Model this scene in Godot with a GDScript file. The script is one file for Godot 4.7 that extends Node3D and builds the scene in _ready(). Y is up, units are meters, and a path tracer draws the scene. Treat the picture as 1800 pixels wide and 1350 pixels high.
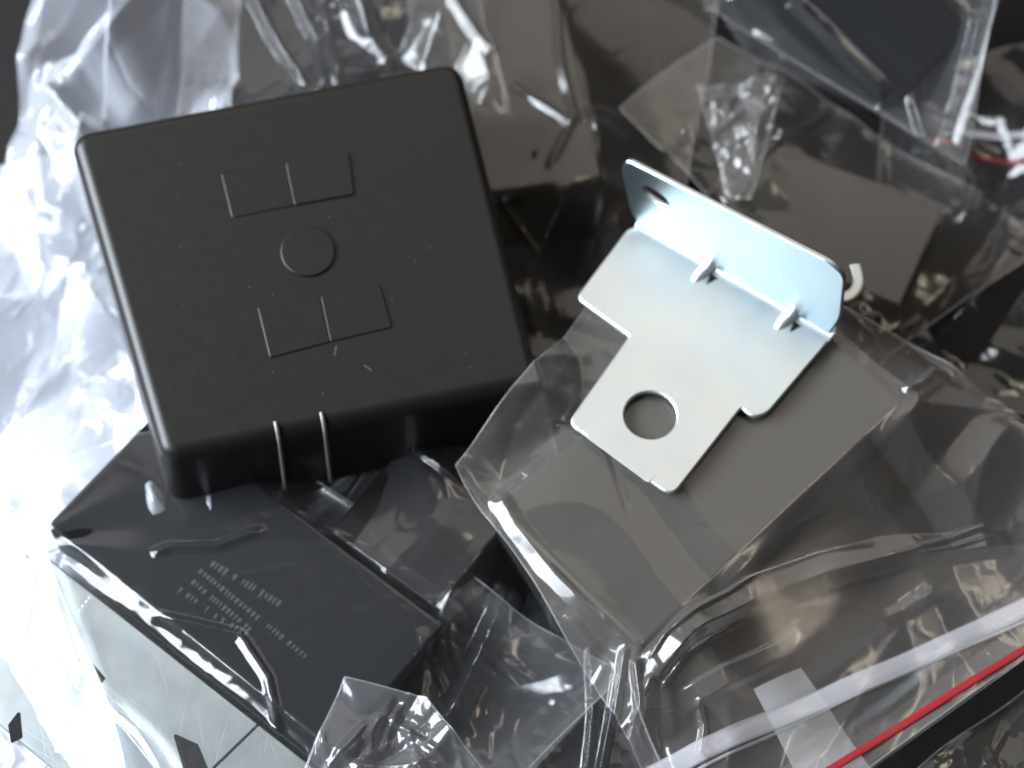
extends Node3D
# A pile of clear zip bags with black plastic boxes and zinc brackets, seen from above. Lengths are in millimetres here; S turns them into metres.
const S := 0.001
var M := {}
var used := {}

# ---------------------------------------------------------------- naming
func numbered(called: String) -> String:
	var n: int = used.get(called, 0)
	used[called] = n + 1
	return called if n == 0 else "%s_%03d" % [called, n]

func thing(called: String, label: String, category: String, group := "", at := Vector3.ZERO, basis_ := Basis()) -> Node3D:
	var o := Node3D.new()
	o.name = numbered(called)
	add_child(o)
	o.transform = Transform3D(basis_, at * S)
	tag(o, label, category, group)
	return o

func tag(o: Node3D, label: String, category: String, group := "") -> void:
	o.set_meta("label", label)
	o.set_meta("category", category)
	if group != "":
		o.set_meta("group", group)

func part(called: String, mesh: Mesh, mat: Material, parent: Node3D, at := Vector3.ZERO) -> MeshInstance3D:
	var o := MeshInstance3D.new()
	o.name = called
	o.mesh = mesh
	o.material_override = mat
	parent.add_child(o, true)
	o.position = at * S
	return o

# ---------------------------------------------------------------- mesh helpers (vertices in mm)
func grid_mesh(p: PackedVector3Array, nu: int, nv: int, closed_u := false) -> ArrayMesh:
	var n := PackedVector3Array()
	n.resize(p.size())
	for j in nv:
		for i in nu:
			var i0 := i - 1
			var i1 := i + 1
			if closed_u:
				i0 = (i + nu - 2) % (nu - 1) if i > 0 else nu - 2
				i1 = i + 1 if i < nu - 1 else 1
			else:
				i0 = maxi(i0, 0)
				i1 = mini(i1, nu - 1)
			var du := p[j * nu + i1] - p[j * nu + i0]
			var dv := p[mini(j + 1, nv - 1) * nu + i] - p[maxi(j - 1, 0) * nu + i]
			n[j * nu + i] = dv.cross(du).normalized()
	var idx := PackedInt32Array()
	for j in nv - 1:
		for i in nu - 1:
			var a := j * nu + i
			idx.append_array([a, a + 1, a + nu + 1, a, a + nu + 1, a + nu])
	var q := PackedVector3Array()
	for v in p:
		q.append(v * S)
	var arr := []
	arr.resize(Mesh.ARRAY_MAX)
	arr[Mesh.ARRAY_VERTEX] = q
	arr[Mesh.ARRAY_NORMAL] = n
	arr[Mesh.ARRAY_INDEX] = idx
	var m := ArrayMesh.new()
	m.add_surface_from_arrays(Mesh.PRIMITIVE_TRIANGLES, arr)
	return m

func st_new() -> SurfaceTool:
	var st := SurfaceTool.new()
	st.begin(Mesh.PRIMITIVE_TRIANGLES)
	return st

func tri(st: SurfaceTool, a: Vector3, b: Vector3, c: Vector3, na: Vector3, nb: Vector3, nc: Vector3) -> void:
	# wound so that the clockwise side is the side of the normals
	if (b - a).cross(c - a).dot(na + nb + nc) > 0.0:
		var t := b
		b = c
		c = t
		t = nb
		nb = nc
		nc = t
	st.set_normal(na)
	st.add_vertex(a * S)
	st.set_normal(nb)
	st.add_vertex(b * S)
	st.set_normal(nc)
	st.add_vertex(c * S)

func flat(st: SurfaceTool, a: Vector3, b: Vector3, c: Vector3, out: Vector3) -> void:
	var n := (b - a).cross(c - a).normalized()
	if n.dot(out) < 0.0:
		n = -n
	tri(st, a, b, c, n, n, n)

# outline of a convex polygon, drawn in by inset, corners rounded: [points, normals]
func rounded_poly(corners: PackedVector2Array, inset: float, radius: float, seg := 5) -> Array:
	var pts := PackedVector2Array()
	var nor := PackedVector2Array()
	var n := corners.size()
	var area := 0.0
	for i in n:
		area += corners[i].cross(corners[(i + 1) % n])
	var sgn := 1.0 if area > 0.0 else -1.0
	for i in n:
		var c := corners[i]
		var d0 := (c - corners[(i + n - 1) % n]).normalized()
		var d1 := (corners[(i + 1) % n] - c).normalized()
		var n0 := Vector2(d0.y, -d0.x) * sgn
		var n1 := Vector2(d1.y, -d1.x) * sgn
		var k := (n0 + n1) / (1.0 + n0.dot(n1))
		var centre := c - k * maxf(radius, inset)
		var rr := maxf(radius - inset, 0.0)
		for s in seg + 1:
			var a := n0.slerp(n1, float(s) / seg).normalized()
			pts.append(centre + a * rr)
			nor.append(a)
	return [pts, nor]

# a moulded block: bottom outline to top outline, rounded upper edge
func moulded(bottom: PackedVector2Array, top: PackedVector2Array, height: float, corner: float, edge: float, bottom_edge := 0.4) -> ArrayMesh:
	var st := st_new()
	var rings := []
	for k in 3:
		var a := PI / 2 * k / 2.0
		rings.append([bottom_edge * (1.0 - sin(a)), bottom_edge * (1.0 - cos(PI / 2 - a)) * 0.0 + bottom_edge * (1.0 - cos(a)), -cos(a) * 1.0])
	for k in 6:
		var a := PI / 2 * k / 5.0
		rings.append([edge * (1.0 - cos(a)), height - edge + edge * sin(a), sin(a)])
	# first rings run from the underside outwards
	rings[0] = [bottom_edge, 0.0, -1.0]
	rings[1] = [bottom_edge * 0.3, bottom_edge * 0.3, -0.7]
	rings[2] = [0.0, bottom_edge, 0.0]
	var prev := []
	for r in rings:
		var t: float = clampf(r[1] / height, 0.0, 1.0)
		var cs := PackedVector2Array()
		for i in bottom.size():
			cs.append(bottom[i].lerp(top[i], t))
		var o := rounded_poly(cs, r[0], corner)
		var ring := []
		var slope := sqrt(maxf(0.0, 1.0 - r[2] * r[2]))
		for i in o[0].size():
			ring.append([Vector3(o[0][i].x, r[1], o[0][i].y), Vector3(o[1][i].x * slope, r[2], o[1][i].y * slope).normalized()])
		if prev:
			for i in ring.size():
				var j := (i + 1) % ring.size()
				tri(st, prev[i][0], ring[i][0], ring[j][0], prev[i][1], ring[i][1], ring[j][1])
				tri(st, prev[i][0], ring[j][0], prev[j][0], prev[i][1], ring[j][1], prev[j][1])
		else:
			cap(st, ring, Vector3.DOWN)
		prev = ring
	cap(st, prev, Vector3.UP)
	return st.commit()

func cap(st: SurfaceTool, ring: Array, n: Vector3) -> void:
	var c := Vector3.ZERO
	for v in ring:
		c += v[0] / ring.size()
	for i in ring.size():
		tri(st, c, ring[i][0], ring[(i + 1) % ring.size()][0], n, n, n)

func rect(hx: float, hz: float) -> PackedVector2Array:
	return PackedVector2Array([Vector2(-hx, -hz), Vector2(hx, -hz), Vector2(hx, hz), Vector2(-hx, hz)])

func tube(path: PackedVector3Array, radii: Array, flatten := 1.0, sides := 8) -> ArrayMesh:
	var p := PackedVector3Array()
	var n := path.size()
	for i in n:
		var d := (path[mini(i + 1, n - 1)] - path[maxi(i - 1, 0)]).normalized()
		var side := d.cross(Vector3.UP)
		side = side.normalized() if side.length() > 0.01 else Vector3.RIGHT
		var up := side.cross(d)
		var r: float = radii[mini(i, radii.size() - 1)]
		for k in sides + 1:
			var a := TAU * k / sides
			p.append(path[i] - side * cos(a) * r + up * sin(a) * r * flatten)
	return grid_mesh(p, sides + 1, n, true)

func smooth_path(pts: PackedVector3Array, each := 8) -> PackedVector3Array:
	var c := PackedVector3Array()
	var n := pts.size()
	for i in n - 1:
		for k in each:
			c.append(pts[i].cubic_interpolate(pts[i + 1], pts[maxi(i - 1, 0)], pts[mini(i + 2, n - 1)], float(k) / each))
	c.append(pts[n - 1])
	return c

# a sheet metal blank: outline and optional hole, thickness along y, bright chamfered rims
func blank(outline: PackedVector2Array, hole: PackedVector2Array, thick: float, ch := 0.22) -> ArrayMesh:
	var st := st_new()
	var loops := [outline]
	if hole.size():
		loops.append(hole)
	var tops := []
	for k in loops.size():
		var lp: PackedVector2Array = loops[k]
		var n := lp.size()
		var sgn := 1.0 if not Geometry2D.is_polygon_clockwise(lp) else -1.0
		if k == 1:
			sgn = -sgn
		var inn := PackedVector2Array()
		var nn := []
		for i in n:
			var d0 := (lp[i] - lp[(i + n - 1) % n]).normalized()
			var d1 := (lp[(i + 1) % n] - lp[i]).normalized()
			var d := (d0 + d1).normalized()
			var v := Vector2(-d.y, d.x) * sgn   # towards the metal
			inn.append(lp[i] + v * ch)
			nn.append(v)
		tops.append(inn)
		for i in n:
			var j := (i + 1) % n
			var o := Vector3(-(nn[i].x + nn[j].x), 0, -(nn[i].y + nn[j].y)).normalized()
			var levels := [[inn, 0.0], [lp, ch], [lp, thick - ch], [inn, thick]]
			for q in 3:
				var a0 := Vector3(levels[q][0][i].x, levels[q][1], levels[q][0][i].y)
				var a1 := Vector3(levels[q][0][j].x, levels[q][1], levels[q][0][j].y)
				var b0 := Vector3(levels[q + 1][0][i].x, levels[q + 1][1], levels[q + 1][0][i].y)
				var b1 := Vector3(levels[q + 1][0][j].x, levels[q + 1][1], levels[q + 1][0][j].y)
				var out := o + Vector3(0, [-1, 0, 1][q], 0)
				flat(st, a0, b0, b1, out)
				flat(st, a0, b1, a1, out)
	var polys := [tops[0]]
	if hole.size():
		var c := Vector2.ZERO
		for h in tops[1]:
			c += h / tops[1].size()
		polys = []
		for half in [[-400.0, 0.0], [0.0, 400.0]]:
			var box := PackedVector2Array([c + Vector2(half[0], -400), c + Vector2(half[1], -400), c + Vector2(half[1], 400), c + Vector2(half[0], 400)])
			for piece in Geometry2D.intersect_polygons(tops[0], box):
				polys.append_array(Geometry2D.clip_polygons(piece, tops[1]))
	for poly in polys:
		var ids := Geometry2D.triangulate_polygon(poly)
		for i in range(0, ids.size(), 3):
			for y in [0.0, thick]:
				var up := Vector3.UP if y > 0.0 else Vector3.DOWN
				tri(st, Vector3(poly[ids[i]].x, y, poly[ids[i]].y), Vector3(poly[ids[i + 1]].x, y, poly[ids[i + 1]].y), Vector3(poly[ids[i + 2]].x, y, poly[ids[i + 2]].y), up, up, up)
	return st.commit()

# outline with each corner rounded by its own radius (z of the point)
func filleted(c: Array, seg := 5) -> PackedVector2Array:
	var out := PackedVector2Array()
	var n := c.size()
	for i in n:
		var p := Vector2(c[i].x, c[i].y)
		var a: Vector3 = c[(i + n - 1) % n]
		var b: Vector3 = c[(i + 1) % n]
		var da := (Vector2(a.x, a.y) - p)
		var db := (Vector2(b.x, b.y) - p)
		var r: float = minf(c[i].z, 0.45 * minf(da.length(), db.length()))
		if r < 0.05:
			out.append(p)
			continue
		var p0 := p + da.normalized() * r
		var p1 := p + db.normalized() * r
		for k in seg + 1:
			var t := float(k) / seg
			out.append(p0.lerp(p, t).lerp(p.lerp(p1, t), t))
	return out

func circle(c: Vector2, rx: float, ry := -1.0, turn := 0.0, n := 28) -> PackedVector2Array:
	var o := PackedVector2Array()
	for i in n:
		var a := TAU * i / n
		o.append(c + Vector2(cos(a) * rx, sin(a) * (rx if ry < 0.0 else ry)).rotated(turn))
	return o

# ---------------------------------------------------------------- clear film
# f.q: four corners (u runs from 0 to 1, v from 0 to 3); f.boxes: what it is stretched over; f.creases: folds along a line; f.waves: facets
func tri_wave(x: float) -> float:
	var t := absf(x - floorf(x) - 0.5) * 2.0     # 0..1..0
	# rounded at its crests
	var s := 0.06
	if t < s:
		t = s * 0.5 + t * t / (2.0 * s)
	elif t > 1.0 - s:
		var w := 1.0 - t
		t = 1.0 - (s * 0.5 + w * w / (2.0 * s))
	return t

func film_prepare(f: Dictionary) -> void:
	var g := FastNoiseLite.new()
	g.seed = f.seed
	g.noise_type = FastNoiseLite.TYPE_SIMPLEX_SMOOTH
	g.fractal_type = FastNoiseLite.FRACTAL_FBM
	g.fractal_octaves = 1
	g.frequency = 0.02
	f.noise = g
	var h := FastNoiseLite.new()
	h.seed = f.seed + 7
	h.noise_type = FastNoiseLite.TYPE_SIMPLEX
	h.fractal_type = FastNoiseLite.FRACTAL_RIDGED
	h.fractal_octaves = 2
	h.frequency = f.get("fine_freq", 0.09)
	f.ridge = h
	# fine tension folds that run out from the corners of what is inside, or of the bag
	var rng := RandomNumberGenerator.new()
	rng.seed = f.seed * 13 + 5
	var folds: Array = f.get("creases", [])
	var starts := []
	for b in f.get("boxes", []):
		for k in [Vector2(-1, -1), Vector2(1, -1), Vector2(1, 1), Vector2(-1, 1)]:
			var v := Vector2(k.x * b[2], k.y * b[3]).rotated(-b[1])
			starts.append([Vector2(b[0].x, b[0].z) + v, v.normalized()])
	if starts.size() < 4:
		for k in [Vector2(0.12, 0.12), Vector2(0.88, 0.1), Vector2(0.9, 0.88), Vector2(0.1, 0.9), Vector2(0.5, 0.2), Vector2(0.3, 0.7)]:
			var p := bilinear(f, k.x, k.y)
			var m := bilinear(f, 0.5, 0.5)
			starts.append([Vector2(p.x, p.z), (Vector2(m.x - p.x, m.z - p.z) + Vector2(0.1, 3.0)).normalized()])
	for i in f.get("folds", 16):
		var st: Array = starts[rng.randi() % starts.size()]
		var dir: Vector2 = (st[1] as Vector2).rotated(rng.randf_range(-1.0, 1.0))
		var p0: Vector2 = st[0] + dir * rng.randf_range(-2.0, 5.0) + dir.orthogonal() * rng.randf_range(-5.0, 5.0)
		var len_ := rng.randf_range(7.0, 26.0)
		var bend := dir.orthogonal() * rng.randf_range(-0.12, 0.12) * len_
		folds.append([PackedVector2Array([p0, p0 + dir * len_ * 0.5 + bend, p0 + dir * len_]), rng.randf_range(0.6, 1.5), rng.randf_range(0.25, 0.75) * (1.0 if rng.randf() < 0.75 else -1.0), 2 if rng.randf() < 0.6 else 0])
	f.creases = folds
	for c in f.get("creases", []):
		var lo := Vector2(1e9, 1e9)
		var hi := -lo
		for p in c[0]:
			lo = lo.min(p)
			hi = hi.max(p)
		c.append(Rect2(lo, hi - lo).grow(c[1] * 3.0 + 0.5))

func film_y(f: Dictionary, x: float, z: float, yb: float, rim: float) -> float:
	var y := yb
	var on := 0.0
	for b in f.get("boxes", []):
		var c: Vector3 = b[0]
		var d := Vector2(x - c.x, z - c.z).rotated(b[1])
		var q := Vector2(maxf(absf(d.x) - b[2] + 1.0, 0.0), maxf(absf(d.y) - b[3] + 1.0, 0.0))
		var t := clampf(1.0 - q.length() / b[4], 0.0, 1.0)
		var k: float = t ** b[5]
		var lift: float = b[6].dot(Vector2(x - c.x, z - c.z)) if b.size() > 6 else 0.0
		var yy := yb + (c.y + lift + 0.6 - yb) * k
		# a soft maximum, so that one taut sheet runs over all
		var e := yy - y
		y += 0.5 * (e + sqrt(e * e + 0.16))
		on = maxf(on, smoothstep(0.9, 1.0, t))
	var P := Vector2(x, z)
	var warp := Vector2(f.noise.get_noise_2d(x, z), f.noise.get_noise_2d(x + 300.0, z - 150.0))
	var amp: float = f.get("amp", 1.0) * (1.0 - f.get("taut", 0.85) * on) * rim
	var big: float = f.noise.get_noise_2d(x * 0.6 - 90.0, z * 0.6 + 41.0)
	var area := clampf(0.65 + 1.1 * big, 0.1, 1.5)
	for w in f.get("waves", []):
		var dir := Vector2.from_angle(w[0])
		var phase: float = (P + warp * w[1] * f.get("warp", 0.6)).dot(dir) / w[1] + w[3]
		y += (tri_wave(phase) - 0.5) * w[1] * 0.5 * w[2] * amp * area
	y += big * f.get("billow", 1.5) * amp
	var r: float = f.ridge.get_noise_2d(x + warp.x * 8.0, z + warp.y * 8.0)
	y += maxf(0.0, r - 0.1) * f.get("fine", 0.5) * amp
	for c in f.get("creases", []):
		var box: Rect2 = c[4]
		if not box.has_point(P):
			continue
		var best := 1e9
		var side := 1.0
		var pl: PackedVector2Array = c[0]
		var at := 0.0
		for i in pl.size() - 1:
			var cp := Geometry2D.get_closest_point_to_segment(P, pl[i], pl[i + 1])
			var dd := cp.distance_to(P)
			if dd < best:
				best = dd
				side = signf((pl[i + 1] - pl[i]).cross(P - pl[i]))
				at = (i + cp.distance_to(pl[i]) / maxf(0.01, pl[i].distance_to(pl[i + 1]))) / (pl.size() - 1)
		var fade := smoothstep(0.0, 0.12, at) * smoothstep(1.0, 0.88, at)
		var d: float = best / c[1]
		match int(c[3]):
			0: y += c[2] * exp(-d * d * 2.0) * fade              # soft ridge
			1: y += c[2] * smoothstep(1.14, 0.84, d) * fade * (1.0 + 0.35 * side * d)    # flattened pleat
			2: y += c[2] * maxf(0.0, 1.0 - d) * fade             # sharp ridge
			3: y += c[2] * side * minf(d, 1.0) * maxf(0.0, 1.0 - 0.33 * d) * fade   # one side lies over the other
	for p in f.get("fans", []):
		# pleats that run out from one point: [centre, reach, height, count, phase]
		var v: Vector2 = P - p[0]
		var l := v.length()
		if l < p[1]:
			var rr: float = p[3] * 9.0
			var a := v / maxf(l, 0.01)
			y += p[2] * f.noise.get_noise_2d(a.x * rr + p[4] * 100.0, a.y * rr) * smoothstep(0.0, 0.25, l / p[1]) * (1.0 - l / p[1])
	return y

func bilinear(f: Dictionary, u: float, v: float) -> Vector3:
	var q: Array = f.q
	var p: Vector3 = (q[0] as Vector3).lerp(q[1], u).lerp((q[3] as Vector3).lerp(q[2], u), v)
	return p

func film_at(f: Dictionary, x: float, z: float) -> Vector3:
	var u := 0.5
	var v := 0.5
	for k in 10:
		var p := bilinear(f, u, v)
		var a := (bilinear(f, u + 0.01, v) - p) * 100.0
		var b := (bilinear(f, u, v + 0.01) - p) * 100.0
		var det := a.x * b.z - a.z * b.x
		var ex := x - p.x
		var ez := z - p.z
		u += (ex * b.z - ez * b.x) / det
		v += (a.x * ez - a.z * ex) / det
	var rim := smoothstep(0.0, 0.06, minf(minf(u, 1.0 - u), minf(v, 1.0 - v)))
	return Vector3(x, film_y(f, x, z, bilinear(f, u, v).y, 0.7 + 0.3 * rim), z)

func film(called: String, parent: Node3D, mat: Material, f: Dictionary, nu: int, nv: int) -> void:
	film_prepare(f)
	var o := parent.position / S
	var p := PackedVector3Array()
	for j in nv:
		var v := float(j) / (nv - 1)
		for i in nu:
			var u := float(i) / (nu - 1)
			var b := bilinear(f, u, v)
			var rim := smoothstep(0.0, 0.06, minf(minf(u, 1.0 - u), minf(v, 1.0 - v)))
			var out := 1.0 - rim
			b.x += f.noise.get_noise_2d(b.x * 1.2, b.z * 1.2 + 77.0) * 1.2 * out
			b.z += f.noise.get_noise_2d(b.x * 1.2 + 55.0, b.z * 1.2) * 1.2 * out
			p.append(Vector3(b.x, film_y(f, b.x, b.z, b.y, 0.7 + 0.3 * rim), b.z) - o)
	part(called, grid_mesh(p, nu, nv), mat, parent)
	# the welded rim of the bag
	var rims := [[], [], [], []]
	for i in nu:
		rims[0].append(p[i])
		rims[2].append(p[(nv - 1) * nu + i])
	for j in nv:
		rims[1].append(p[j * nu])
		rims[3].append(p[j * nu + nu - 1])
	for k in 4:
		if k in f.get("no_rim", []):
			continue
		var path := PackedVector3Array()
		for i in range(0, rims[k].size(), 2):
			path.append(rims[k][i])
		part("welded_edge", tube(path, [f.get("rim", 0.16)], 0.5, 6), M.seam, parent)

func bag_underside(parent: Node3D, f: Dictionary, low: float) -> void:
	var o := parent.position / S
	var p := PackedVector3Array()
	for j in 24:
		for i in 24:
			var b := bilinear(f, i / 23.0, j / 23.0)
			var e := minf(minf(i, 23 - i), minf(j, 23 - j)) / 11.5
			b.y = lerpf(b.y, minf(b.y, low), smoothstep(0.0, 0.5, e)) + f.noise.get_noise_2d(b.x, b.z) * 1.5 * smoothstep(0.0, 0.2, e)
			p.append(b - o)
	part("back_film", grid_mesh(p, 24, 24), M.film_back, parent)

func strip_on(called: String, parent: Node3D, f: Dictionary, mat: Material, line: PackedVector2Array, half: float, thick: float, lift := 0.15) -> void:
	var o := parent.position / S
	var path := PackedVector3Array()
	for i in line.size() - 1:
		for k in 30:
			var q := line[i].lerp(line[i + 1], k / 30.0)
			path.append(film_at(f, q.x, q.y) + Vector3(0, lift, 0) - o)
	# the strip is stiffer than the film: smooth its path
	for r in 6:
		var s := path.duplicate()
		for i in range(1, path.size() - 1):
			s[i] = (path[i - 1] + path[i] * 2.0 + path[i + 1]) / 4.0
		path = s
	part(called, tube(path, [half], thick / half, 10), mat, parent)

# ---------------------------------------------------------------- materials
func noise_tex(freq: float, ramp: Array, normal := false, size := 512, seed_ := 1, kind := FastNoiseLite.TYPE_SIMPLEX_SMOOTH) -> NoiseTexture2D:
	var n := FastNoiseLite.new()
	n.noise_type = kind
	n.seed = seed_
	n.frequency = freq
	n.fractal_octaves = 4
	var t := NoiseTexture2D.new()
	t.width = size
	t.height = size
	t.seamless = true
	t.noise = n
	if normal:
		t.as_normal_map = true
		t.bump_strength = 3.0
	elif ramp:
		var g := Gradient.new()
		g.offsets = PackedFloat32Array([0.0, 1.0])
		g.colors = PackedColorArray([ramp[0], ramp[1]])
		t.color_ramp = g
	return t

func grey(v: float, tint := Color(1, 1, 1)) -> Color:
	return Color(v * tint.r, v * tint.g, v * tint.b).linear_to_srgb()

func plastic(v: Color, rough: float, spec: float, grain: float) -> StandardMaterial3D:
	var m := StandardMaterial3D.new()
	m.albedo_color = v
	m.roughness = rough
	m.metallic_specular = spec
	m.normal_enabled = true
	m.normal_texture = M.grain_tex
	m.normal_scale = grain
	m.uv1_triplanar = true
	m.uv1_scale = Vector3.ONE * 55.0
	m.roughness_texture = M.wear_tex
	m.roughness_texture_channel = BaseMaterial3D.TEXTURE_CHANNEL_GRAYSCALE
	return m

func clear(alpha: float, rough: float, tint := Color(0.9, 0.92, 0.95), spec := 0.5) -> StandardMaterial3D:
	var m := StandardMaterial3D.new()
	m.transparency = BaseMaterial3D.TRANSPARENCY_ALPHA
	m.albedo_color = Color(tint.r, tint.g, tint.b, alpha)
	m.roughness = rough
	m.metallic_specular = spec
	m.cull_mode = BaseMaterial3D.CULL_DISABLED
	return m

func materials() -> void:
	M.grain_tex = noise_tex(0.12, [], true, 512, 5)
	M.wear_tex = noise_tex(0.004, [Color(0.88, 0.88, 0.88), Color(1, 1, 1)], false, 1024, 21)
	M.black = plastic(grey(0.007, Color(1.05, 1.0, 0.95)), 0.42, 0.4, 0.25)
	M.black_gloss = plastic(grey(0.006, Color(1, 1, 1.05)), 0.34, 0.35, 0.2)
	M.rib = plastic(grey(0.13), 0.4, 0.6, 0.2)  # pale grey imitates the window glint along the ribs
	M.navy = plastic(grey(0.004, Color(0.95, 0.97, 1.15)), 0.45, 0.13, 0.25)
	M.umber = plastic(grey(0.008, Color(1.1, 1.0, 0.88)), 0.5, 0.3, 0.08)
	var z := StandardMaterial3D.new()
	z.albedo_color = grey(0.7, Color(0.94, 1.0, 1.02))
	z.metallic = 1.0
	z.roughness = 0.5
	z.roughness_texture = noise_tex(0.01, [Color(0.9, 0.9, 0.9), Color(1, 1, 1)], false, 512, 9)
	z.albedo_texture = noise_tex(0.006, [Color(0.96, 0.975, 0.99), Color(1.0, 0.99, 0.97)], false, 512, 3)
	z.uv1_triplanar = true
	z.uv1_scale = Vector3.ONE * 22.0
	var im := Image.create(512, 512, false, Image.FORMAT_RGBA8)
	im.fill(Color(0.5, 0.5, 0.5))
	var rng := RandomNumberGenerator.new()
	rng.seed = 77
	for k in 150:
		var a := Vector2(rng.randf() * 512.0, rng.randf() * 512.0)
		var d := Vector2.from_angle(rng.randf_range(0.2, 1.1) if rng.randf() < 0.7 else rng.randf() * TAU)
		var v := rng.randf_range(0.3, 0.48)
		for q in rng.randi_range(10, 120):
			var p := a + d * q
			im.set_pixel(posmod(int(p.x), 512), posmod(int(p.y), 512), Color(v, v, v))
	im.bump_map_to_normal_map(1.5)
	z.normal_enabled = true
	z.normal_texture = ImageTexture.create_from_image(im)
	z.normal_scale = 0.35
	M.zinc = z
	var zb: StandardMaterial3D = z.duplicate()
	zb.roughness = 0.31
	zb.albedo_color = grey(0.66, Color(0.92, 1.0, 1.04))
	M.zinc_blue = zb
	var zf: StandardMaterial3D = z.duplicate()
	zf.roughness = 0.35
	zf.albedo_color = grey(0.6, Color(0.84, 1.0, 1.07))  # bluer, darker copy of the zinc paints in cool light on the flange
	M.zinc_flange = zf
	M.film = clear(0.014, 0.13)
	M.film_over_box = clear(0.055, 0.17, Color(0.9, 0.87, 0.84))  # warm haze stands in for the ceiling reflected over the box
	M.film_glare = clear(0.2, 0.2, Color(0.93, 0.95, 1.0))  # extra white haze paints in the window glare on these bags
	M.film_haze = clear(0.022, 0.18, Color(0.9, 0.86, 0.8))  # warm tint paints the brownish ceiling sheen onto the film
	M.film_thin = clear(0.045, 0.08)
	M.film_cloudy = clear(0.045, 0.16, Color(0.9, 0.9, 0.92))
	M.film_back = clear(0.02, 0.15)
	M.seam = clear(0.04, 0.22)
	M.zip = clear(0.33, 0.25, Color(0.75, 0.75, 0.78))
	M.zip_faint = clear(0.3, 0.2, Color(0.8, 0.8, 0.83))
	var rd := StandardMaterial3D.new()
	rd.albedo_color = Color(0.52, 0.04, 0.09)
	rd.roughness = 0.4
	M.red = rd
	var wp := StandardMaterial3D.new()
	wp.transparency = BaseMaterial3D.TRANSPARENCY_ALPHA
	wp.albedo_color = Color(0.85, 0.85, 0.86, 0.3)
	wp.roughness = 0.5
	M.slip = wp
	var ink := StandardMaterial3D.new()
	ink.albedo_color = grey(0.01)
	ink.roughness = 0.6
	M.ink = ink
	var du: StandardMaterial3D = ink.duplicate()
	du.albedo_color = grey(0.045)
	M.dust = du
	var gr := StandardMaterial3D.new()
	gr.albedo_color = grey(0.012, Color(1.1, 1.0, 1.0))
	gr.roughness = 0.7
	gr.metallic_specular = 0.15
	gr.normal_enabled = true
	gr.normal_texture = noise_tex(0.03, [], true, 512, 8)
	gr.normal_scale = 0.5
	gr.uv1_triplanar = true
	gr.uv1_scale = Vector3.ONE * 12.0
	M.base = gr

# ---------------------------------------------------------------- boxes
func box(label: String, mat: Material, top: Vector3, yaw: float, hx: float, hz: float, thick: float) -> Node3D:
	var t := thing("black_box", label, "box", "plastic boxes in the pile", top - Vector3(0, thick, 0), Basis(Vector3.UP, yaw))
	part("case", moulded(rect(hx, hz), rect(hx - 0.3, hz - 0.3), thick, 2.0, 1.3), mat, t)
	return t

func area(at: Vector3, to: Vector3, size: Vector2, energy: float, col: Color) -> void:
	var l := AreaLight3D.new()
	l.name = "soft_light"
	l.area_size = size * S
	l.light_energy = energy
	l.light_color = col
	l.area_normalize_energy = true
	l.area_range = 4.0
	l.area_attenuation = 2.0
	l.shadow_enabled = true
	add_child(l, true)
	l.look_at_from_position(at * S, to * S, Vector3.UP)

func _ready() -> void:
	# camera
	var cam := Camera3D.new()
	cam.name = "camera"
	add_child(cam)
	cam.fov = 22.46
	cam.near = 0.01
	cam.far = 20.0
	cam.look_at_from_position(Vector3(0, 0.30294, 0.15436), Vector3.ZERO, Vector3.UP)
	cam.current = true
	var lens := CameraAttributesPhysical.new()
	lens.frustum_focal_length = 60.43
	lens.frustum_focus_distance = 0.316
	lens.frustum_near = 0.01
	lens.frustum_far = 20.0
	lens.exposure_aperture = 9.0
	cam.attributes = lens
	# surroundings and lamps: a window on one side, a dim warm lamp lit ceiling behind
	var e := Environment.new()
	e.background_mode = Environment.BG_COLOR
	e.background_color = grey(0.05, Color(1.0, 0.95, 0.9))
	e.tonemap_mode = Environment.TONE_MAPPER_LINEAR
	e.tonemap_exposure = 1.0
	e.sdfgi_enabled = true
	e.ssao_enabled = true
	e.ssil_enabled = true
	var we := WorldEnvironment.new()
	we.name = "surroundings"
	we.environment = e
	add_child(we)
	area(Vector3(-430, 260, 10), Vector3(-60, 0, 0), Vector2(460, 300), 1.3, Color(0.93, 0.965, 1.0))
	area(Vector3(120, 640, -560), Vector3(0, 0, 0), Vector2(1000, 700), 0.27, Color(1.0, 0.96, 0.91))
	area(Vector3(260, 620, -60), Vector3(0, 0, 0), Vector2(240, 60), 0.045, Color(1.0, 0.93, 0.84))  # small unseen lamp added for glints on the film folds
	materials()
	ground()
	boxes()
	brackets()
	bags()

func ground() -> void:
	var p := PackedVector3Array()
	for j in 40:
		for i in 40:
			p.append(Vector3(-400 + i * 20.5, -34, -400 + j * 20.5))
	var o := part("table_top", grid_mesh(p, 40, 40), M.base, self)
	o.set_meta("kind", "structure")
	tag(o, "dark table top beneath the pile of bags", "table")

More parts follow.
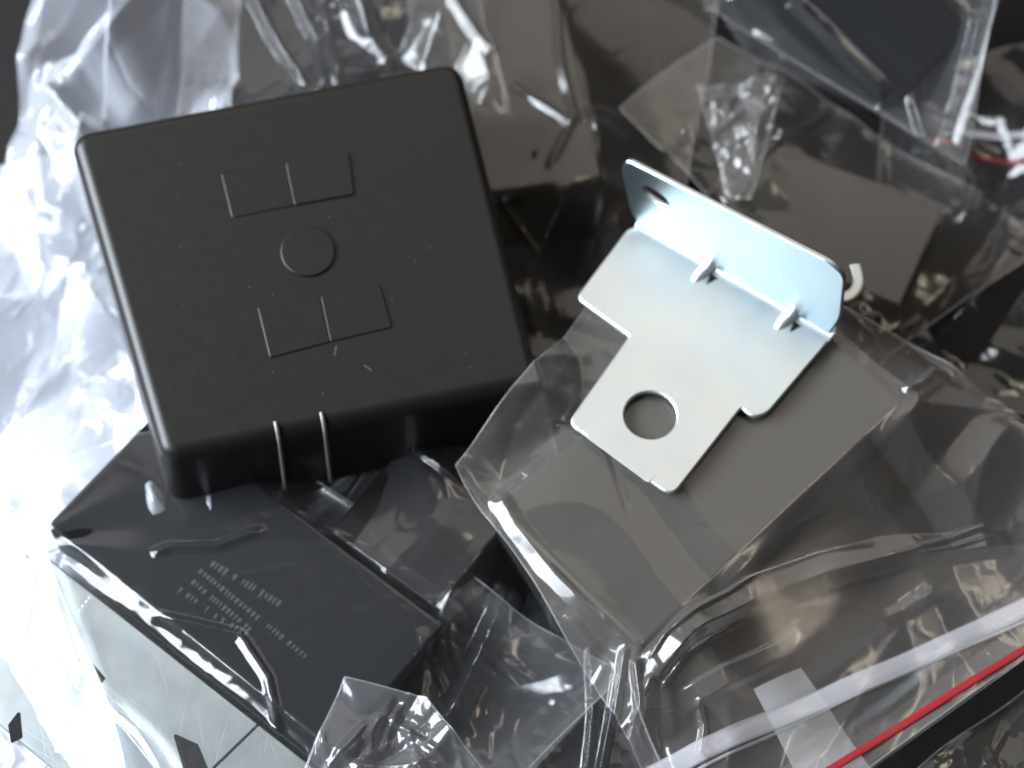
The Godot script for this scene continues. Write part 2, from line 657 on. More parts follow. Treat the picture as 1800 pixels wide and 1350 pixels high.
func main_box() -> void:
	var pl := [Vector3(-36.4985, 10.0000, -19.5949), Vector3(0.9665, -0.0470, -0.2523), Vector3(0.0792, 0.9898, 0.1188)]
	var o: Vector3 = pl[0]
	var ex: Vector3 = pl[1]
	var n: Vector3 = pl[2]
	var ez := ex.cross(n)
	var T := 20.0
	var t := thing("black_box", "loose black plastic box with raised pads and a round boss on its lid", "box", "plastic boxes in the pile", o - n * T, Basis(ex, n, ez))
	var top := PackedVector2Array([Vector2(-35.86, -32.96), Vector2(36.24, -33.44), Vector2(35.12, 31.47), Vector2(-31.05, 30.98)])
	var bottom := PackedVector2Array([top[0] + Vector2(-0.3, -0.6), top[1] + Vector2(0.3, -0.6), top[2] + Vector2(1.0, 3.6), top[3] + Vector2(-0.6, 3.6)])
	part("case", moulded(bottom, top, T, 3.4, 2.5), M.black, t)
	# pads on the lid
	var pads := [[[Vector2(-11.01, -19.32), Vector2(0.56, -19.07), Vector2(0.37, -10.40), Vector2(-10.87, -10.30)], 0.2], [[Vector2(0.56, -19.07), Vector2(12.14, -18.84), Vector2(11.27, -10.25), Vector2(0.37, -10.40)], 0.4],
		[[Vector2(-9.89, 7.24), Vector2(1.23, 7.47), Vector2(1.01, 16.37), Vector2(-9.72, 17.03)], 0.3], [[Vector2(1.23, 7.47), Vector2(11.88, 7.58), Vector2(12.20, 16.00), Vector2(1.01, 16.37)], 0.28]]
	for k in pads.size():
		var c := PackedVector2Array(pads[k][0])
		part("raised_pad", moulded(c, c, pads[k][1], 0.5, 0.26, 0.05), M.black, t, Vector3(0, T - 0.03, 0))
	var dc := Vector2(0.86, -1.16)
	var d := PackedVector2Array()
	for i in 40:
		d.append(dc + Vector2.from_angle(TAU * i / 40.0) * 4.8)
	part("round_boss", moulded(d, d, 0.5, 0.05, 0.3, 0.05), M.black, t, Vector3(0, T - 0.03, 0))
	var ds := st_new()
	var rng := RandomNumberGenerator.new()
	rng.seed = 5
	for k in 45:
		var q := top[0].lerp(top[1], rng.randf_range(0.06, 0.94)).lerp(top[3].lerp(top[2], rng.randf_range(0.06, 0.94)), rng.randf_range(0.06, 0.94))
		var r := rng.randf_range(0.04, 0.12)
		var l := r * (1.0 if rng.randf() < 0.85 else rng.randf_range(4.0, 9.0))
		var dd := Vector2.from_angle(rng.randf() * TAU)
		var oo := dd.orthogonal() * r
		var cs := []
		for w in [-dd * l - oo, dd * l - oo, dd * l + oo, -dd * l + oo]:
			cs.append(Vector3(q.x + w.x, T + 0.03, q.y + w.y))
		flat(ds, cs[0], cs[1], cs[2], Vector3.UP)
		flat(ds, cs[0], cs[2], cs[3], Vector3.UP)
	part("dust", ds.commit(), M.dust, t).set_meta("kind", "stuff")
	# a proud tab on the front wall, between the ribs
	var tb := st_new()
	var e := []
	for k in [0.307, 0.416]:
		var lo := bottom[3].lerp(bottom[2], k)
		var hi := top[3].lerp(top[2], k)
		e.append([Vector3(hi.x, T - 2.4, hi.y - 0.5), Vector3(hi.x, T - 2.4, hi.y + 0.12), Vector3(lo.x, -1.5, lo.y + 0.9), Vector3(lo.x, -1.5, lo.y - 0.8)])
	for i in 3:
		var out: Vector3 = [Vector3.UP, Vector3.BACK, Vector3.DOWN][i]
		flat(tb, e[0][i], e[0][i + 1], e[1][i + 1], out)
		flat(tb, e[0][i], e[1][i + 1], e[1][i], out)
	for i in 2:
		flat(tb, e[i][0], e[i][1], e[i][2], [Vector3.LEFT, Vector3.RIGHT][i])
		flat(tb, e[i][0], e[i][2], e[i][3], [Vector3.LEFT, Vector3.RIGHT][i])
	part("front_tab", tb.commit(), M.black, t)
	# two ribs down the front wall
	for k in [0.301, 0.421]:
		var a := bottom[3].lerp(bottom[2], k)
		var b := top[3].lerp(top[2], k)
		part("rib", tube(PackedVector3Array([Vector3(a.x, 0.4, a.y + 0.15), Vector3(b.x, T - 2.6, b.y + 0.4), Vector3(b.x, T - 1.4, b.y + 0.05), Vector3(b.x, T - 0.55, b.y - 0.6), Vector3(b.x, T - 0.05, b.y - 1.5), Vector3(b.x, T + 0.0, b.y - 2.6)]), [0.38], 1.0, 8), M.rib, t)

func boxes() -> void:
	main_box()
	box("wide black box sealed under clear film beneath the loose zinc bracket", M.umber, Vector3(33.2, 0.0, 13.6), 0.758, 33.4, 17.8, 20.0)
	var d := box("long black box with faint grey print, in the bag below the loose black box", M.navy, Vector3(-46.4, -9.0, 32.3), -0.664, 33.7, 14.9, 19.0)
	printed(d, Vector3(-46.4, -9.0, 32.3), -0.664, 33.7, 14.9)
	var nb := box("dark navy box in the glossy bag at the far corner of the pile", M.navy, Vector3(68.0, 6.0, -79.5), -0.782, 18.2, 10.3, 22.0)
	nb.basis = Basis(Vector3.RIGHT, 0.48) * Basis(Vector3.BACK, -0.05) * nb.basis
	nb.position += Vector3(0, 22.0 * (1.0 - cos(0.48)), -22.0 * sin(0.48)) * S
	box("brownish dark box under film directly behind the upright flange of the loose bracket", M.umber, Vector3(58.1, -9.0, -40.2), -0.454, 21.5, 12.5, 18.0)
	box("grey brown box under hazy film beside the far edge of the loose black box", M.umber, Vector3(0.5, -6.0, -75.1), 0.166, 12.3, 31.4, 20.0)
	box("black box with one glinting edge, low in the gap between the two big boxes", M.black_gloss, Vector3(-16.4, -12.0, 22.2), -0.648, 12.7, 10.8, 16.0)
	box("black box half hidden at the near corner of the pile, beyond the red line", M.black, Vector3(81.0, -24.0, 64.0), 0.562, 21.8, 7.9, 9.0)

func printed(t: Node3D, c: Vector3, yaw: float, _hx: float, _hz: float, _x := 0) -> void:
	var rng := RandomNumberGenerator.new()
	rng.seed = 11
	var rows := [[Vector2(-52.0, 30.2), Vector2(-39.5, 37.8), 0.75], [Vector2(-54.0, 31.5), Vector2(-34.6, 47.3), 0.55], [Vector2(-57.2, 35.0), Vector2(-51.7, 38.9), 0.6], [Vector2(-55.1, 33.5), Vector2(-44.5, 42.3), 0.55], [Vector2(-50.8, 39.8), Vector2(-45.4, 42.8), 0.5]]
	for r in rows:
		var st := st_new()
		var a: Vector2 = r[0]
		var b: Vector2 = r[1]
		var dir := (b - a).normalized()
		var up := Vector2(-dir.y, dir.x)
		var s := 0.0
		while s < a.distance_to(b):
			var w := rng.randf_range(0.35, 0.8)
			var h: float = r[2] * rng.randf_range(0.7, 1.0)
			if rng.randf() > 0.15:
				var q := []
				for k in [Vector2(0, -h), Vector2(w, -h), Vector2(w * 0.8, h), Vector2(0.1, h)]:
					var v: Vector2 = a + dir * (s + k.x) + up * k.y - Vector2(c.x, c.z)
					v = v.rotated(yaw)
					q.append(Vector3(v.x, 19.02, v.y))
				flat(st, q[0], q[1], q[2], Vector3.UP)
				flat(st, q[0], q[2], q[3], Vector3.UP)
			s += w + rng.randf_range(0.2, 0.4)
		part("printed_line", st.commit(), M.ink, t)

func brackets() -> void:
	# loose bracket
	var at := [Vector3(22.6, 2.5, -30.9), -0.5981]
	var t := thing("zinc_bracket", "loose zinc plated angle bracket with a round hole in its tab, lying on the bag", "bracket", "zinc brackets in the pile", at[0], Basis(Vector3.UP, at[1]))
	var pts := [Vector2(0.0, 0.0), Vector2(-1.0, 1.3), Vector2(-0.9, 18.5), Vector2(11.2, 19.7), Vector2(11.6, 40.0), Vector2(33.8, 41.7), Vector2(34.8, 20.7), Vector2(37.4, 21.2), Vector2(39.1, 19.1), Vector2(41.0, -2.0), Vector2(40.5, 0.0)]
	var rad := [0.0, 1.2, 1.6, 0.3, 1.8, 2.2, 0.5, 1.0, 2.0, 1.0, 0.0]
	var c := []
	for i in pts.size():
		c.append(Vector3(pts[i].x, pts[i].y, rad[i]))
	var plate_y := -1.1
	part("plate", blank(filleted(c), circle(Vector2(22.6, 30.8), 4.6), 1.1), M.zinc, t, Vector3(0, plate_y, 0))
	# rounded bend between plate and flange
	var L: float = (pts[10] as Vector2).x
	var p := PackedVector3Array()
	var lean := 0.16
	for k in 9:
		var a := (PI / 2 + lean) * k / 8.0
		var R := 1.9
		for i in 2:
			p.append(Vector3(-0.2 if i == 0 else L + 0.3, R - R * cos(a) + 0.003, 0.85 - R * sin(a)))
	part("bend", grid_mesh(p, 2, 9), M.zinc, t)
	# flange, drawn in its own plane and stood up
	var fl := [Vector2(0.2, 1.1), Vector2(-1.7, 2.9), Vector2(-5.1, 11.8), Vector2(-4.7, 15.0), Vector2(36.0, 17.6), Vector2(39.2, 16.4), Vector2(41.1, 5.9), Vector2(40.2, 0.4)]
	var fr := [0.3, 1.5, 1.0, 1.2, 3.0, 2.0, 2.0, 0.3]
	var fc := []
	for i in fl.size():
		fc.append(Vector3(fl[i].x, -fl[i].y, fr[i]))
	var slot := circle(Vector2(2.3, -( 10.2)), 2.9, 1.3, 0.12)
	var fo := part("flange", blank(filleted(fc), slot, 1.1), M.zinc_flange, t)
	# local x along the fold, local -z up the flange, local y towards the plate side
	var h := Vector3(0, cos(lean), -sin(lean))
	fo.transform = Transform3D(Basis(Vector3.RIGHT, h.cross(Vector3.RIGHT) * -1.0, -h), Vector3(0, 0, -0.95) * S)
	for px in [Vector2(15.7, 0.9), Vector2(33.0, 0.9)]:
		var x: float = px.x
		var gp := smooth_path(PackedVector3Array([Vector3(x - 1.0, -0.9, 4.0), Vector3(x - 0.9, -0.45, 2.6), Vector3(x - 0.5, 0.3, 0.5), Vector3(x - 0.2, 2.0, -1.1), Vector3(x, 3.6, -2.2)]), 6)
		var gr := []
		for k in gp.size():
			gr.append(0.75 + 0.5 * sin(PI * k / (gp.size() - 1.0)))
		part("pressed_gusset", tube(gp, gr, 1.0, 14), M.zinc, t)
		var hole := PackedVector2Array([Vector2(x + 0.7, 0.8), Vector2(x + 2.3, 1.0), Vector2(x + 1.2, 3.3)])
		part("gusset_opening", moulded(hole, hole, 0.06, 0.1, 0.02, 0.01), M.base, t, Vector3(0, 0.003, 0))
	var hp := [Vector3(38.5, 7.5, -3.3), Vector3(40.0, 7.5, -4.3), Vector3(40.7, 7.4, -6.2), Vector3(40.2, 7.2, -8.5), Vector3(38.1, 6.9, -11.2)]
	part("hook", tube(smooth_path(PackedVector3Array(hp)), [1.1], 0.35, 10), M.zinc, t)
	var lp := [Vector2(15.7, 40.6), Vector2(15.6, 38.6), Vector2(29.4, 39.8), Vector2(29.3, 41.9)]
	part("stamped_recess", moulded(PackedVector2Array(lp), PackedVector2Array(lp), 0.06, 0.5, 0.03, 0.02), M.zinc, t, Vector3(0, 0.0, 0))

	# bagged bracket
	var B: Vector3 = Vector3(-59.1, -10.0, 62.0)
	var yaw: float = -0.660
	var t2 := thing("zinc_bracket", "bluish zinc bracket with square slots, bagged beside the long printed box", "bracket", "zinc brackets in the pile", B - Vector3(0, 2, 0), Basis(Vector3.BACK, 0.01) * Basis(Vector3.UP, yaw))
	var W: float = 41.0
	var H: float = 13.4
	var oc := []
	for q in [Vector2(-W, -H), Vector2(W, -H), Vector2(W, H), Vector2(-W, H)]:
		oc.append(Vector3(q.x, q.y, 1.5))
	part("plate", blank(filleted(oc), PackedVector2Array(), 1.2), M.zinc_blue, t2, Vector3(0, -1.2, 0))
	for sp in [[Vector2(-56.8, 59.4), Vector2(-52.4, 61.4), Vector2(-50.1, 66.2), Vector2(-54.6, 65.5)], [Vector2(-74.5, 45.9), Vector2(-71.5, 47.1), Vector2(-68.9, 49.9), Vector2(-70.4, 51.7)], [Vector2(-84.6, 58.0), Vector2(-82.9, 55.3), Vector2(-81.9, 60.2), Vector2(-83.7, 61.2)], [Vector2(-86.7, 27.4), Vector2(-84.0, 26.8), Vector2(-83.5, 28.9), Vector2(-84.8, 29.8)]]:
		var s := PackedVector2Array()
		for q in sp:
			s.append((q - Vector2(B.x, B.z)).rotated(yaw))
		part("slot", moulded(s, s, 0.08, 0.3, 0.03, 0.01), M.base, t2, Vector3(0, -0.02, 0))
	var ln := [Vector2(-42.5, 58.0), Vector2(-49.6, 65.5)]
	var a2: Vector2 = (ln[0] - Vector2(B.x, B.z)).rotated(yaw)
	var b2: Vector2 = (ln[1] - Vector2(B.x, B.z)).rotated(yaw)
	part("bend_line", tube(PackedVector3Array([Vector3(a2.x, 0.02, a2.y), Vector3(b2.x, 0.02, b2.y)]), [0.25], 0.4, 6), M.base, t2)

func bags() -> void:
	var b: Node3D
	var f: Dictionary
	# bag with the wide box, under the loose bracket
	f = {"q": [Vector3(-9.7, 2.0, 16.3), Vector3(29.8, -6.0, -36.5), Vector3(122.2, -12.0, 22.5), Vector3(31.8, -13.0, 84.8)], "seed": 21, "amp": 0.6, "taut": 0.75, "billow": 1.6, "fine": 0.12,
		"boxes": [[Vector3(33.2, 0.0, 13.6), 0.758, 33.4, 17.8, 26.0, 1.25], [Vector3(0.5, 5.5, 1.1), 0.234, 4.8, 3.3, 12.0, 1.3]],
		"waves": [[0.75, 27.0, 0.2, 0.1], [2.3, 37.0, 0.16, 0.4], [1.2, 19.0, 0.1, 0.7]],
		"creases": [[PackedVector2Array([Vector2(21.5, 53.1), Vector2(28.6, 45.7), Vector2(40.5, 38.6), Vector2(52.5, 33.2), Vector2(64.5, 29.1), Vector2(78.4, 27.0), Vector2(87.4, 25.6)]), 2.3, 3.4, 1],
			[PackedVector2Array([Vector2(-3.3, 19.7), Vector2(0.5, 27.0), Vector2(5.7, 34.3), Vector2(13.2, 42.4), Vector2(20.7, 49.8)]), 2.2, 1.1, 2],
			[PackedVector2Array([Vector2(22.2, 51.0), Vector2(25.2, 47.0), Vector2(32.5, 41.8), Vector2(41.5, 35.9), Vector2(52.5, 30.7), Vector2(63.4, 28.6)]), 0.55, 0.9, 2],
			[PackedVector2Array([Vector2(23.0, 57.0), Vector2(28.5, 49.9), Vector2(37.3, 43.9), Vector2(45.2, 39.8), Vector2(58.2, 34.5), Vector2(72.2, 29.8), Vector2(85.4, 25.3)]), 0.55, 0.9, 2],
			[PackedVector2Array([Vector2(27.5, 57.1), Vector2(37.2, 51.7), Vector2(45.1, 47.2), Vector2(50.3, 42.6)]), 1.8, 1.6, 1],
			[PackedVector2Array([Vector2(46.5, 40.6), Vector2(55.4, 38.5), Vector2(64.0, 40.1), Vector2(74.3, 34.4)]), 1.5, 0.9, 0],
			[PackedVector2Array([Vector2(68.7, -14.6), Vector2(77.2, -5.8), Vector2(81.8, -1.2), Vector2(94.5, 3.3)]), 1.2, 1.2, 2],
			[PackedVector2Array([Vector2(30.5, 56.1), Vector2(31.6, 60.5), Vector2(30.8, 64.3), Vector2(32.3, 66.3)]), 0.7, 1.6, 0],
			[PackedVector2Array([Vector2(18.7, 47.7), Vector2(17.0, 57.6), Vector2(14.9, 68.2)]), 1.0, 1.6, 2],
			[PackedVector2Array([Vector2(20.1, 49.7), Vector2(20.8, 58.5), Vector2(17.3, 68.2)]), 1.0, 1.6, 2],
			[PackedVector2Array([Vector2(63.7, 31.5), Vector2(71.8, 28.4), Vector2(84.0, 23.1)]), 0.9, 0.9, 2]],
		"lean": 0}
	b = thing("zip_bag", "clear zip bag with broad pale seal strip, holding the box under the loose bracket", "plastic bag", "clear zip bags", Vector3(40.2, -12.0, 19.3))
	film("film", b, M.film_over_box, f, 330, 320)
	bag_underside(b, f, -21.0)
	strip_on("seal_strip", b, f, M.zip, PackedVector2Array([Vector2(20.6, 69.0), Vector2(40.8, 59.1), Vector2(63.6, 49.0), Vector2(91.2, 36.2)]), 1.8, 0.4)
	strip_on("seal_ridge", b, f, M.zip_faint, PackedVector2Array([Vector2(26.2, 69.0), Vector2(47.6, 58.1), Vector2(67.4, 49.0), Vector2(90.9, 38.6)]), 0.3, 0.3)
	strip_on("red_line", b, f, M.red, PackedVector2Array([Vector2(44.9, 70.5), Vector2(53.7, 65.3), Vector2(70.7, 54.8), Vector2(90.3, 43.1)]), 0.68, 0.12)

	# pale slip under the seal strip
	var sl := [Vector3(41.3, -15.5, 50.7), Vector3(49.7, -15.5, 46.7), Vector3(61.5, -16.0, 66.2), Vector3(51.0, -16.0, 72.9)]
	var sp := PackedVector3Array()
	for j in 12:
		for i in 8:
			var q: Vector3 = (sl[0] as Vector3).lerp(sl[1], i / 7.0).lerp((sl[3] as Vector3).lerp(sl[2], i / 7.0), j / 11.0)
			sp.append(q + Vector3(0, 0.5 * sin(i * 0.6) + 0.3 * sin(j * 0.7), 0))
	tag(part("plastic_slip", grid_mesh(sp, 8, 12), M.slip, self), "pale translucent slip lying under the seal strip beside the red line", "plastic slip")

	# bag with the printed box and the bagged bracket
	f = {"q": [Vector3(-104.9, -14.0, 14.0), Vector3(-49.7, -15.0, 2.8), Vector3(18.6, -16.0, 48.3), Vector3(-37.8, -18.0, 109.6)], "seed": 33, "amp": 0.7, "taut": 0.75, "billow": 1.5, "fine": 0.14,
		"boxes": [[Vector3(-46.4, -9.0, 32.3), -0.664, 33.7, 14.9, 16.0, 1.2], [Vector3(-58.9, -9.3, 62.2), -0.660, 40.9, 13.4, 10.0, 1.1]],
		"waves": [[0.3, 23.0, 0.22, 0.1], [2.3, 31.0, 0.16, 0.4], [2.5, 13.0, 0.1, 0.7]],
		"creases": [[PackedVector2Array([Vector2(-82.8, 26.3), Vector2(-76.4, 39.9), Vector2(-71.5, 51.0), Vector2(-63.2, 57.9), Vector2(-53.9, 68.4)]), 2.0, 3.0, 2],
			[PackedVector2Array([Vector2(-71.3, 53.0), Vector2(-67.3, 54.5), Vector2(-60.1, 60.8), Vector2(-54.8, 68.4)]), 1.5, 2.0, 1],
			[PackedVector2Array([Vector2(-86.6, 27.4), Vector2(-82.5, 42.0), Vector2(-77.2, 68.4)]), 1.6, 2.5, 2],
			[PackedVector2Array([Vector2(-81.1, 32.7), Vector2(-77.6, 52.0), Vector2(-74.4, 68.4)]), 1.2, 2.0, 2],
			[PackedVector2Array([Vector2(-71.6, 35.3), Vector2(-76.1, 43.0)]), 0.5, 0.6, 0],
			[PackedVector2Array([Vector2(-62.9, 39.4), Vector2(-46.2, 43.5), Vector2(-41.0, 51.0), Vector2(-38.5, 60.8)]), 1.2, 0.9, 2],
			[PackedVector2Array([Vector2(-62.4, 29.0), Vector2(-59.1, 27.4), Vector2(-51.2, 27.4), Vector2(-42.5, 23.7)]), 0.9, 1.0, 2]],
		"fans": [[Vector2(-83.1, 25.9), 22.0, 3.0, 5.0, 0.2]]}
	b = thing("zip_bag", "clear bag over the printed box and the bluish bracket, its side streaked with bright pleats", "plastic bag", "clear zip bags", Vector3(-56.1, -14.0, 39.8))
	film("film", b, M.film, f, 210, 200)
	bag_underside(b, f, -30.0)

	# brightly lit crumpled bag beside the loose box
	f = {"q": [Vector3(-92.3, -6.0, -97.6), Vector3(-55.1, -4.0, -103.2), Vector3(-50.8, -15.0, 18.0), Vector3(-112.8, -24.0, 20.9)], "seed": 41, "amp": 1.2, "billow": 4.0, "fine": 0.2, "fine_freq": 0.05, "warp": 0.7,
		"waves": [[0.35, 29.0, 0.45, 0.1], [1.3, 43.0, 0.34, 0.4], [2.4, 31.0, 0.3, 0.7], [0.6, 13.0, 0.28, 0.2]],
		"creases": [[PackedVector2Array([Vector2(-68.6, -92.7), Vector2(-72.5, -73.3), Vector2(-78.2, -53.5), Vector2(-82.3, -40.8)]), 5.0, 4.0, 1],
			[PackedVector2Array([Vector2(-91.8, -69.3), Vector2(-83.0, -58.7), Vector2(-75.1, -54.8)]), 2.5, 3.0, 2], [PackedVector2Array([Vector2(-94.2, -48.5), Vector2(-87.1, -33.4), Vector2(-78.5, -31.0)]), 2.0, 3.0, 2]],
		"lean": 0}
	b = thing("zip_bag", "crumpled bag with window glare painted into its white film, beside the loose box", "plastic bag", "clear zip bags", Vector3(-86.3, -20.0, -40.6))
	film("film", b, M.film_glare, f, 230, 260)
	f = {"q": [Vector3(-113.1, -14.0, -53.8), Vector3(-63.0, -10.0, -59.0), Vector3(-52.2, -16.0, 28.5), Vector3(-109.8, -24.0, 41.5)], "seed": 45, "amp": 1.1, "billow": 4.0, "fine": 0.16, "warp": 0.8,
		"waves": [[0.4, 15.0, 0.4, 0.3], [1.4, 21.0, 0.36, 0.1], [2.4, 12.0, 0.3, 0.7]]}
	b = thing("zip_bag", "film layer added for brightness, crushed flat under the glaring bag", "plastic bag", "clear zip bags", Vector3(-87.2, -26.0, -16.3))
	film("film", b, M.film_glare, f, 160, 180)  # extra film layer, added to whiten the glare above it

	f = {"q": [Vector3(-111.9, -14.0, 7.3), Vector3(-81.8, -7.0, 24.6), Vector3(-55.8, -9.0, 82.1), Vector3(-105.3, -18.0, 80.0)], "seed": 47, "amp": 1.0, "billow": 2.5, "fine": 0.15, "warp": 0.35,
		"waves": [[0.15, 13.0, 0.5, 0.3], [0.3, 21.0, 0.4, 0.1], [0.05, 7.0, 0.3, 0.6], [1.5, 47.0, 0.2, 0.5]]}
	b = thing("zip_bag", "bag mouth with painted white glare, drawn into long upright pleats at the slotted bracket", "plastic bag", "clear zip bags", Vector3(-85.0, -20.0, 48.0))
	film("film", b, M.film_glare, f, 190, 190)

	# bag behind the far edge of the loose box
	f = {"q": [Vector3(-64.7, 0.0, -101.3), Vector3(-11.5, -2.0, -108.8), Vector3(0.0, -8.0, -59.0), Vector3(-65.2, -6.0, -53.7)], "seed": 52, "amp": 1.0, "billow": 4.0, "fine": 0.16,
		"waves": [[0.5, 23.0, 0.36, 0.1], [0.9, 17.0, 0.26, 0.4], [2.3, 35.0, 0.26, 0.7]],
		"creases": [[PackedVector2Array([Vector2(-54.5, -95.1), Vector2(-48.0, -81.1), Vector2(-39.5, -66.1)]), 1.4, 2.4, 2], [PackedVector2Array([Vector2(-32.8, -92.3), Vector2(-27.8, -78.3), Vector2(-22.0, -70.1)]), 2.6, 3.2, 0],
			[PackedVector2Array([Vector2(-46.5, -95.1), Vector2(-37.8, -76.9), Vector2(-36.1, -63.5)]), 1.2, 2.2, 2], [PackedVector2Array([Vector2(-38.5, -92.3), Vector2(-35.5, -75.6), Vector2(-32.9, -66.1)]), 1.2, 2.2, 2]]}
	b = thing("zip_bag", "puckered clear bag with bluish folds at the far edge of the loose box", "plastic bag", "clear zip bags", Vector3(-36.6, -12.0, -85.2))
	film("film", b, M.film, f, 180, 140)

	# hazy bag over the grey brown box
	f = {"q": [Vector3(-24.4, -6.0, -109.3), Vector3(46.9, -8.0, -114.0), Vector3(25.8, -19.0, -18.7), Vector3(-7.5, -19.0, -13.9)], "seed": 61, "amp": 0.8, "taut": 0.7, "billow": 2.0, "fine": 0.16,
		"boxes": [[Vector3(0.5, -6.0, -75.1), 0.166, 12.3, 31.4, 16.0, 1.2]],
		"waves": [[0.2, 31.0, 0.25, 0.1], [1.8, 23.0, 0.2, 0.4]],
		"creases": [[PackedVector2Array([Vector2(8.5, -93.1), Vector2(9.4, -73.6), Vector2(12.0, -60.2), Vector2(6.4, -47.2)]), 1.2, 0.9, 2], [PackedVector2Array([Vector2(-1.1, -69.5), Vector2(10.9, -58.9), Vector2(20.8, -64.2)]), 1.2, 0.8, 2],
			[PackedVector2Array([Vector2(-13.6, -91.7), Vector2(-6.7, -79.1), Vector2(-3.3, -75.0)]), 1.6, 1.6, 2]]}
	b = thing("zip_bag", "hazy bag with painted brown sheen stretched over the grey brown box", "plastic bag", "clear zip bags", Vector3(6.9, -16.0, -75.5))
	film("film", b, M.film_haze, f, 160, 160)

	# glossy bag with the navy box
	f = {"q": [Vector3(33.7, 20.0, -91.2), Vector3(96.0, 18.0, -94.4), Vector3(84.6, -3.0, -47.6), Vector3(38.3, 0.0, -82.2)], "seed": 71, "amp": 0.35, "billow": 0.8, "fine": 0.12,
		"boxes": [[Vector3(68.0, 6.0, -79.5), -0.782, 18.2, 10.3, 12.0, 1.3, Vector2(-0.05, -0.52)]],
		"waves": [[0.5, 19.0, 0.3, 0.1], [2.0, 15.0, 0.25, 0.6]],
		"creases": [[PackedVector2Array([Vector2(88.5, -75.1), Vector2(84.8, -60.5), Vector2(79.5, -45.8)]), 1.3, 3.6, 2], [PackedVector2Array([Vector2(75.2, -61.8), Vector2(78.5, -51.5), Vector2(79.9, -43.9)]), 0.9, 1.4, 2],
			[PackedVector2Array([Vector2(53.0, -79.0), Vector2(59.7, -73.6), Vector2(67.7, -65.6), Vector2(71.6, -61.7)]), 1.3, 2.6, 1], [PackedVector2Array([Vector2(46.7, -67.8), Vector2(57.8, -57.3), Vector2(70.1, -50.2), Vector2(79.3, -46.4)]), 0.8, 1.0, 0]]}
	b = thing("zip_bag", "glossy clear bag tight round the navy box, one corner hanging over", "plastic bag", "clear zip bags", Vector3(67.4, -6.0, -80.6))
	film("film", b, M.film, f, 180, 160)
	bag_underside(b, f, -14.0)

	# bag behind the upright flange
	f = {"q": [Vector3(20.5, -9.0, -65.0), Vector3(41.0, -10.0, -83.6), Vector3(103.3, -14.0, -38.3), Vector3(69.4, -14.0, -11.3)], "seed": 82, "amp": 0.9, "taut": 0.7, "billow": 1.5, "fine": 0.16,
		"boxes": [[Vector3(58.1, -9.0, -40.2), -0.454, 21.5, 12.5, 14.0, 1.2]],
		"waves": [[0.4, 29.0, 0.26, 0.1], [1.7, 21.0, 0.2, 0.4], [2.5, 17.0, 0.14, 0.8]],
		"creases": [[PackedVector2Array([Vector2(40.1, -64.9), Vector2(45.2, -67.6), Vector2(48.8, -62.9), Vector2(46.3, -56.3), Vector2(41.5, -58.3)]), 1.2, 3.6, 2], [PackedVector2Array([Vector2(28.7, -52.4), Vector2(34.4, -60.2), Vector2(35.3, -55.6)]), 0.9, 2.8, 2],
			[PackedVector2Array([Vector2(64.0, -67.6), Vector2(48.9, -54.3), Vector2(41.7, -41.5)]), 1.0, 1.0, 2]],
		"fans": [[Vector2(41.8, -41.5), 16.0, 1.6, 4.0, 0.1]]}
	b = thing("zip_bag", "clear bag gathered into a puckered knot behind the upright flange", "plastic bag", "clear zip bags", Vector3(60.0, -16.0, -52.5))
	film("film", b, M.film_haze, f, 190, 150)

	f = {"q": [Vector3(35.9, -5.0, -67.6), Vector3(53.8, -6.0, -70.3), Vector3(44.4, -8.0, -43.2), Vector3(40.6, -8.0, -43.4)], "seed": 86, "amp": 1.0, "billow": 2.0, "fine": 0.2, "folds": 20,
		"waves": [[0.1, 6.0, 0.5, 0.1], [0.4, 13.0, 0.45, 0.4], [1.9, 15.0, 0.3, 0.8]]}
	b = thing("film_tuft", "bunched neck of cloudy film standing up behind the flange", "plastic film", "", Vector3(44.5, -8.0, -57.7))
	film("film", b, M.film_cloudy, f, 110, 110)

	# low bag with the red line at the far side
	f = {"q": [Vector3(75.2, -14.0, -76.8), Vector3(134.3, -16.0, -94.0), Vector3(127.1, -22.0, -1.1), Vector3(64.3, -22.0, -10.6)], "seed": 91, "amp": 1.1, "billow": 3.0, "fine": 0.16,
		"waves": [[0.7, 27.0, 0.3, 0.1], [1.9, 23.0, 0.22, 0.4], [2.6, 35.0, 0.22, 0.8]]}
	b = thing("zip_bag", "slack bag with a red line along one edge, low beside the glossy bag", "plastic bag", "clear zip bags", Vector3(96.0, -24.0, -49.6))
	film("film", b, M.film, f, 150, 150)
	strip_on("red_line", b, f, M.red, PackedVector2Array([Vector2(82.8, -61.4), Vector2(92.7, -60.4), Vector2(105.8, -58.0)]), 0.3, 0.1)
	strip_on("seal_strip", b, f, M.zip_faint, PackedVector2Array([Vector2(83.3, -66.5), Vector2(93.3, -65.1), Vector2(106.4, -62.0)]), 0.9, 0.4)

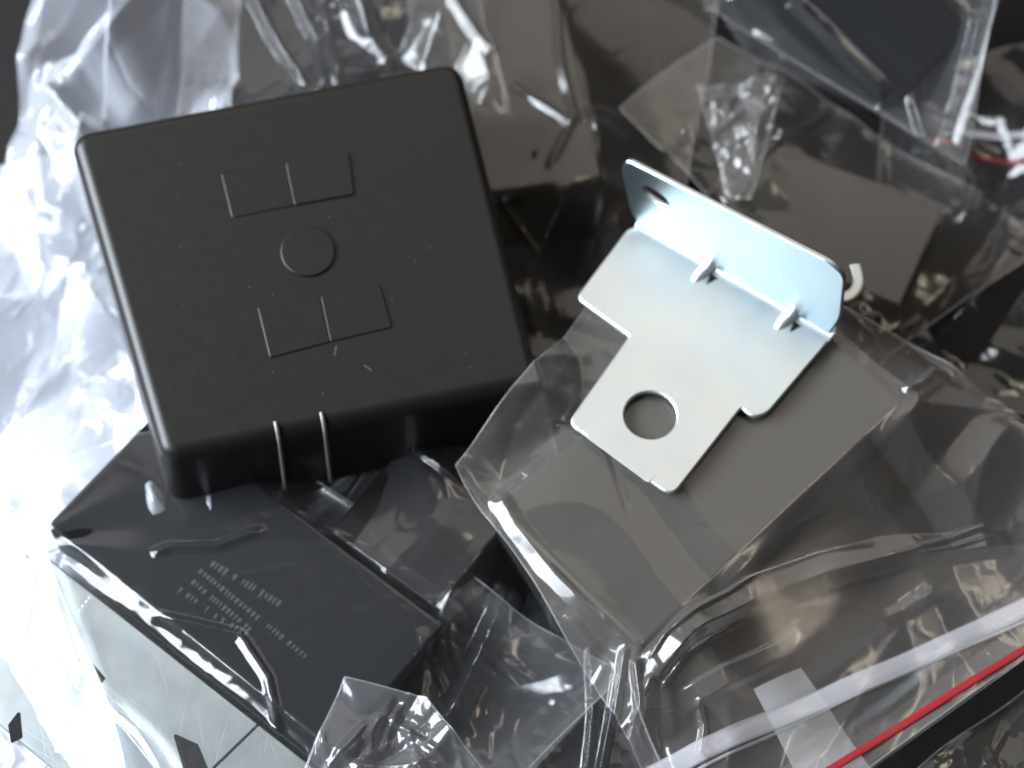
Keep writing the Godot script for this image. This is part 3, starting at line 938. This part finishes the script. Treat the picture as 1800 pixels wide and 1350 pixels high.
	# loose folds in the gap between the two big boxes
	f = {"q": [Vector3(-44.7, -18.0, 5.4), Vector3(6.3, -19.0, -2.0), Vector3(27.4, -15.0, 71.3), Vector3(-32.2, -16.0, 71.0)], "seed": 103, "amp": 1.2, "taut": 0.5, "billow": 3.0, "fine": 0.14,
		"boxes": [[Vector3(-16.4, -12.0, 22.2), -0.648, 12.7, 10.8, 10.0, 1.2]],
		"waves": [[0.55, 25.0, 0.34, 0.1], [2.2, 29.0, 0.26, 0.4], [0.7, 15.0, 0.2, 0.9]],
		"creases": [[PackedVector2Array([Vector2(0.5, 30.8), Vector2(-4.8, 43.3), Vector2(-10.5, 55.3), Vector2(-17.0, 61.2)]), 2.8, 4.2, 2], [PackedVector2Array([Vector2(-9.3, 32.9), Vector2(-13.6, 41.2), Vector2(-20.2, 49.3)]), 1.4, 2.4, 2],
			[PackedVector2Array([Vector2(18.8, 45.7), Vector2(16.6, 56.6), Vector2(14.0, 69.1)]), 1.0, 2.2, 2], [PackedVector2Array([Vector2(13.6, 41.6), Vector2(13.8, 54.6), Vector2(12.1, 69.1)]), 0.9, 2.0, 2],
			[PackedVector2Array([Vector2(-27.8, 50.8), Vector2(-21.0, 52.8), Vector2(-14.7, 56.1), Vector2(-19.9, 60.2), Vector2(-28.2, 65.0)]), 1.3, 2.0, 1]]}
	b = thing("zip_bag", "dark slack bag with thin glinting folds, in the gap between the two big boxes", "plastic bag", "clear zip bags", Vector3(-11.9, -20.0, 42.9))
	film("film", b, M.film, f, 180, 190)

	# slack film at the near corner, past the red line
	f = {"q": [Vector3(63.7, -21.0, 67.8), Vector3(100.1, -21.0, 40.4), Vector3(107.1, -24.0, 67.0), Vector3(76.3, -24.0, 81.5)], "seed": 111, "amp": 1.0, "billow": 2.0, "fine": 0.15,
		"waves": [[0.6, 21.0, 0.3, 0.1], [2.3, 17.0, 0.24, 0.4], [0.9, 11.0, 0.2, 0.9]]}
	b = thing("zip_bag", "scrap of dark clear bag lying past the red line at the near corner", "plastic bag", "clear zip bags", Vector3(86.5, -24.0, 60.0))
	film("film", b, M.film, f, 120, 90)

	# folded corner of a cloudy bag at the near edge
	f = {"q": [Vector3(-28.5, -7.0, 51.8), Vector3(-14.1, -6.0, 55.1), Vector3(5.6, -12.0, 77.7), Vector3(-39.0, -12.0, 77.7)], "seed": 117, "amp": 1.0, "billow": 2.5, "fine": 0.12, "folds": 24,
		"waves": [[0.6, 19.0, 0.4, 0.1], [2.2, 27.0, 0.3, 0.4], [0.3, 11.0, 0.2, 0.9]]}
	b = thing("zip_bag", "folded corner of a cloudy bag between the printed box and the wide boxed bag", "plastic bag", "clear zip bags", Vector3(-18.8, -10.0, 64.1))
	film("film", b, M.film_cloudy, f, 150, 130)
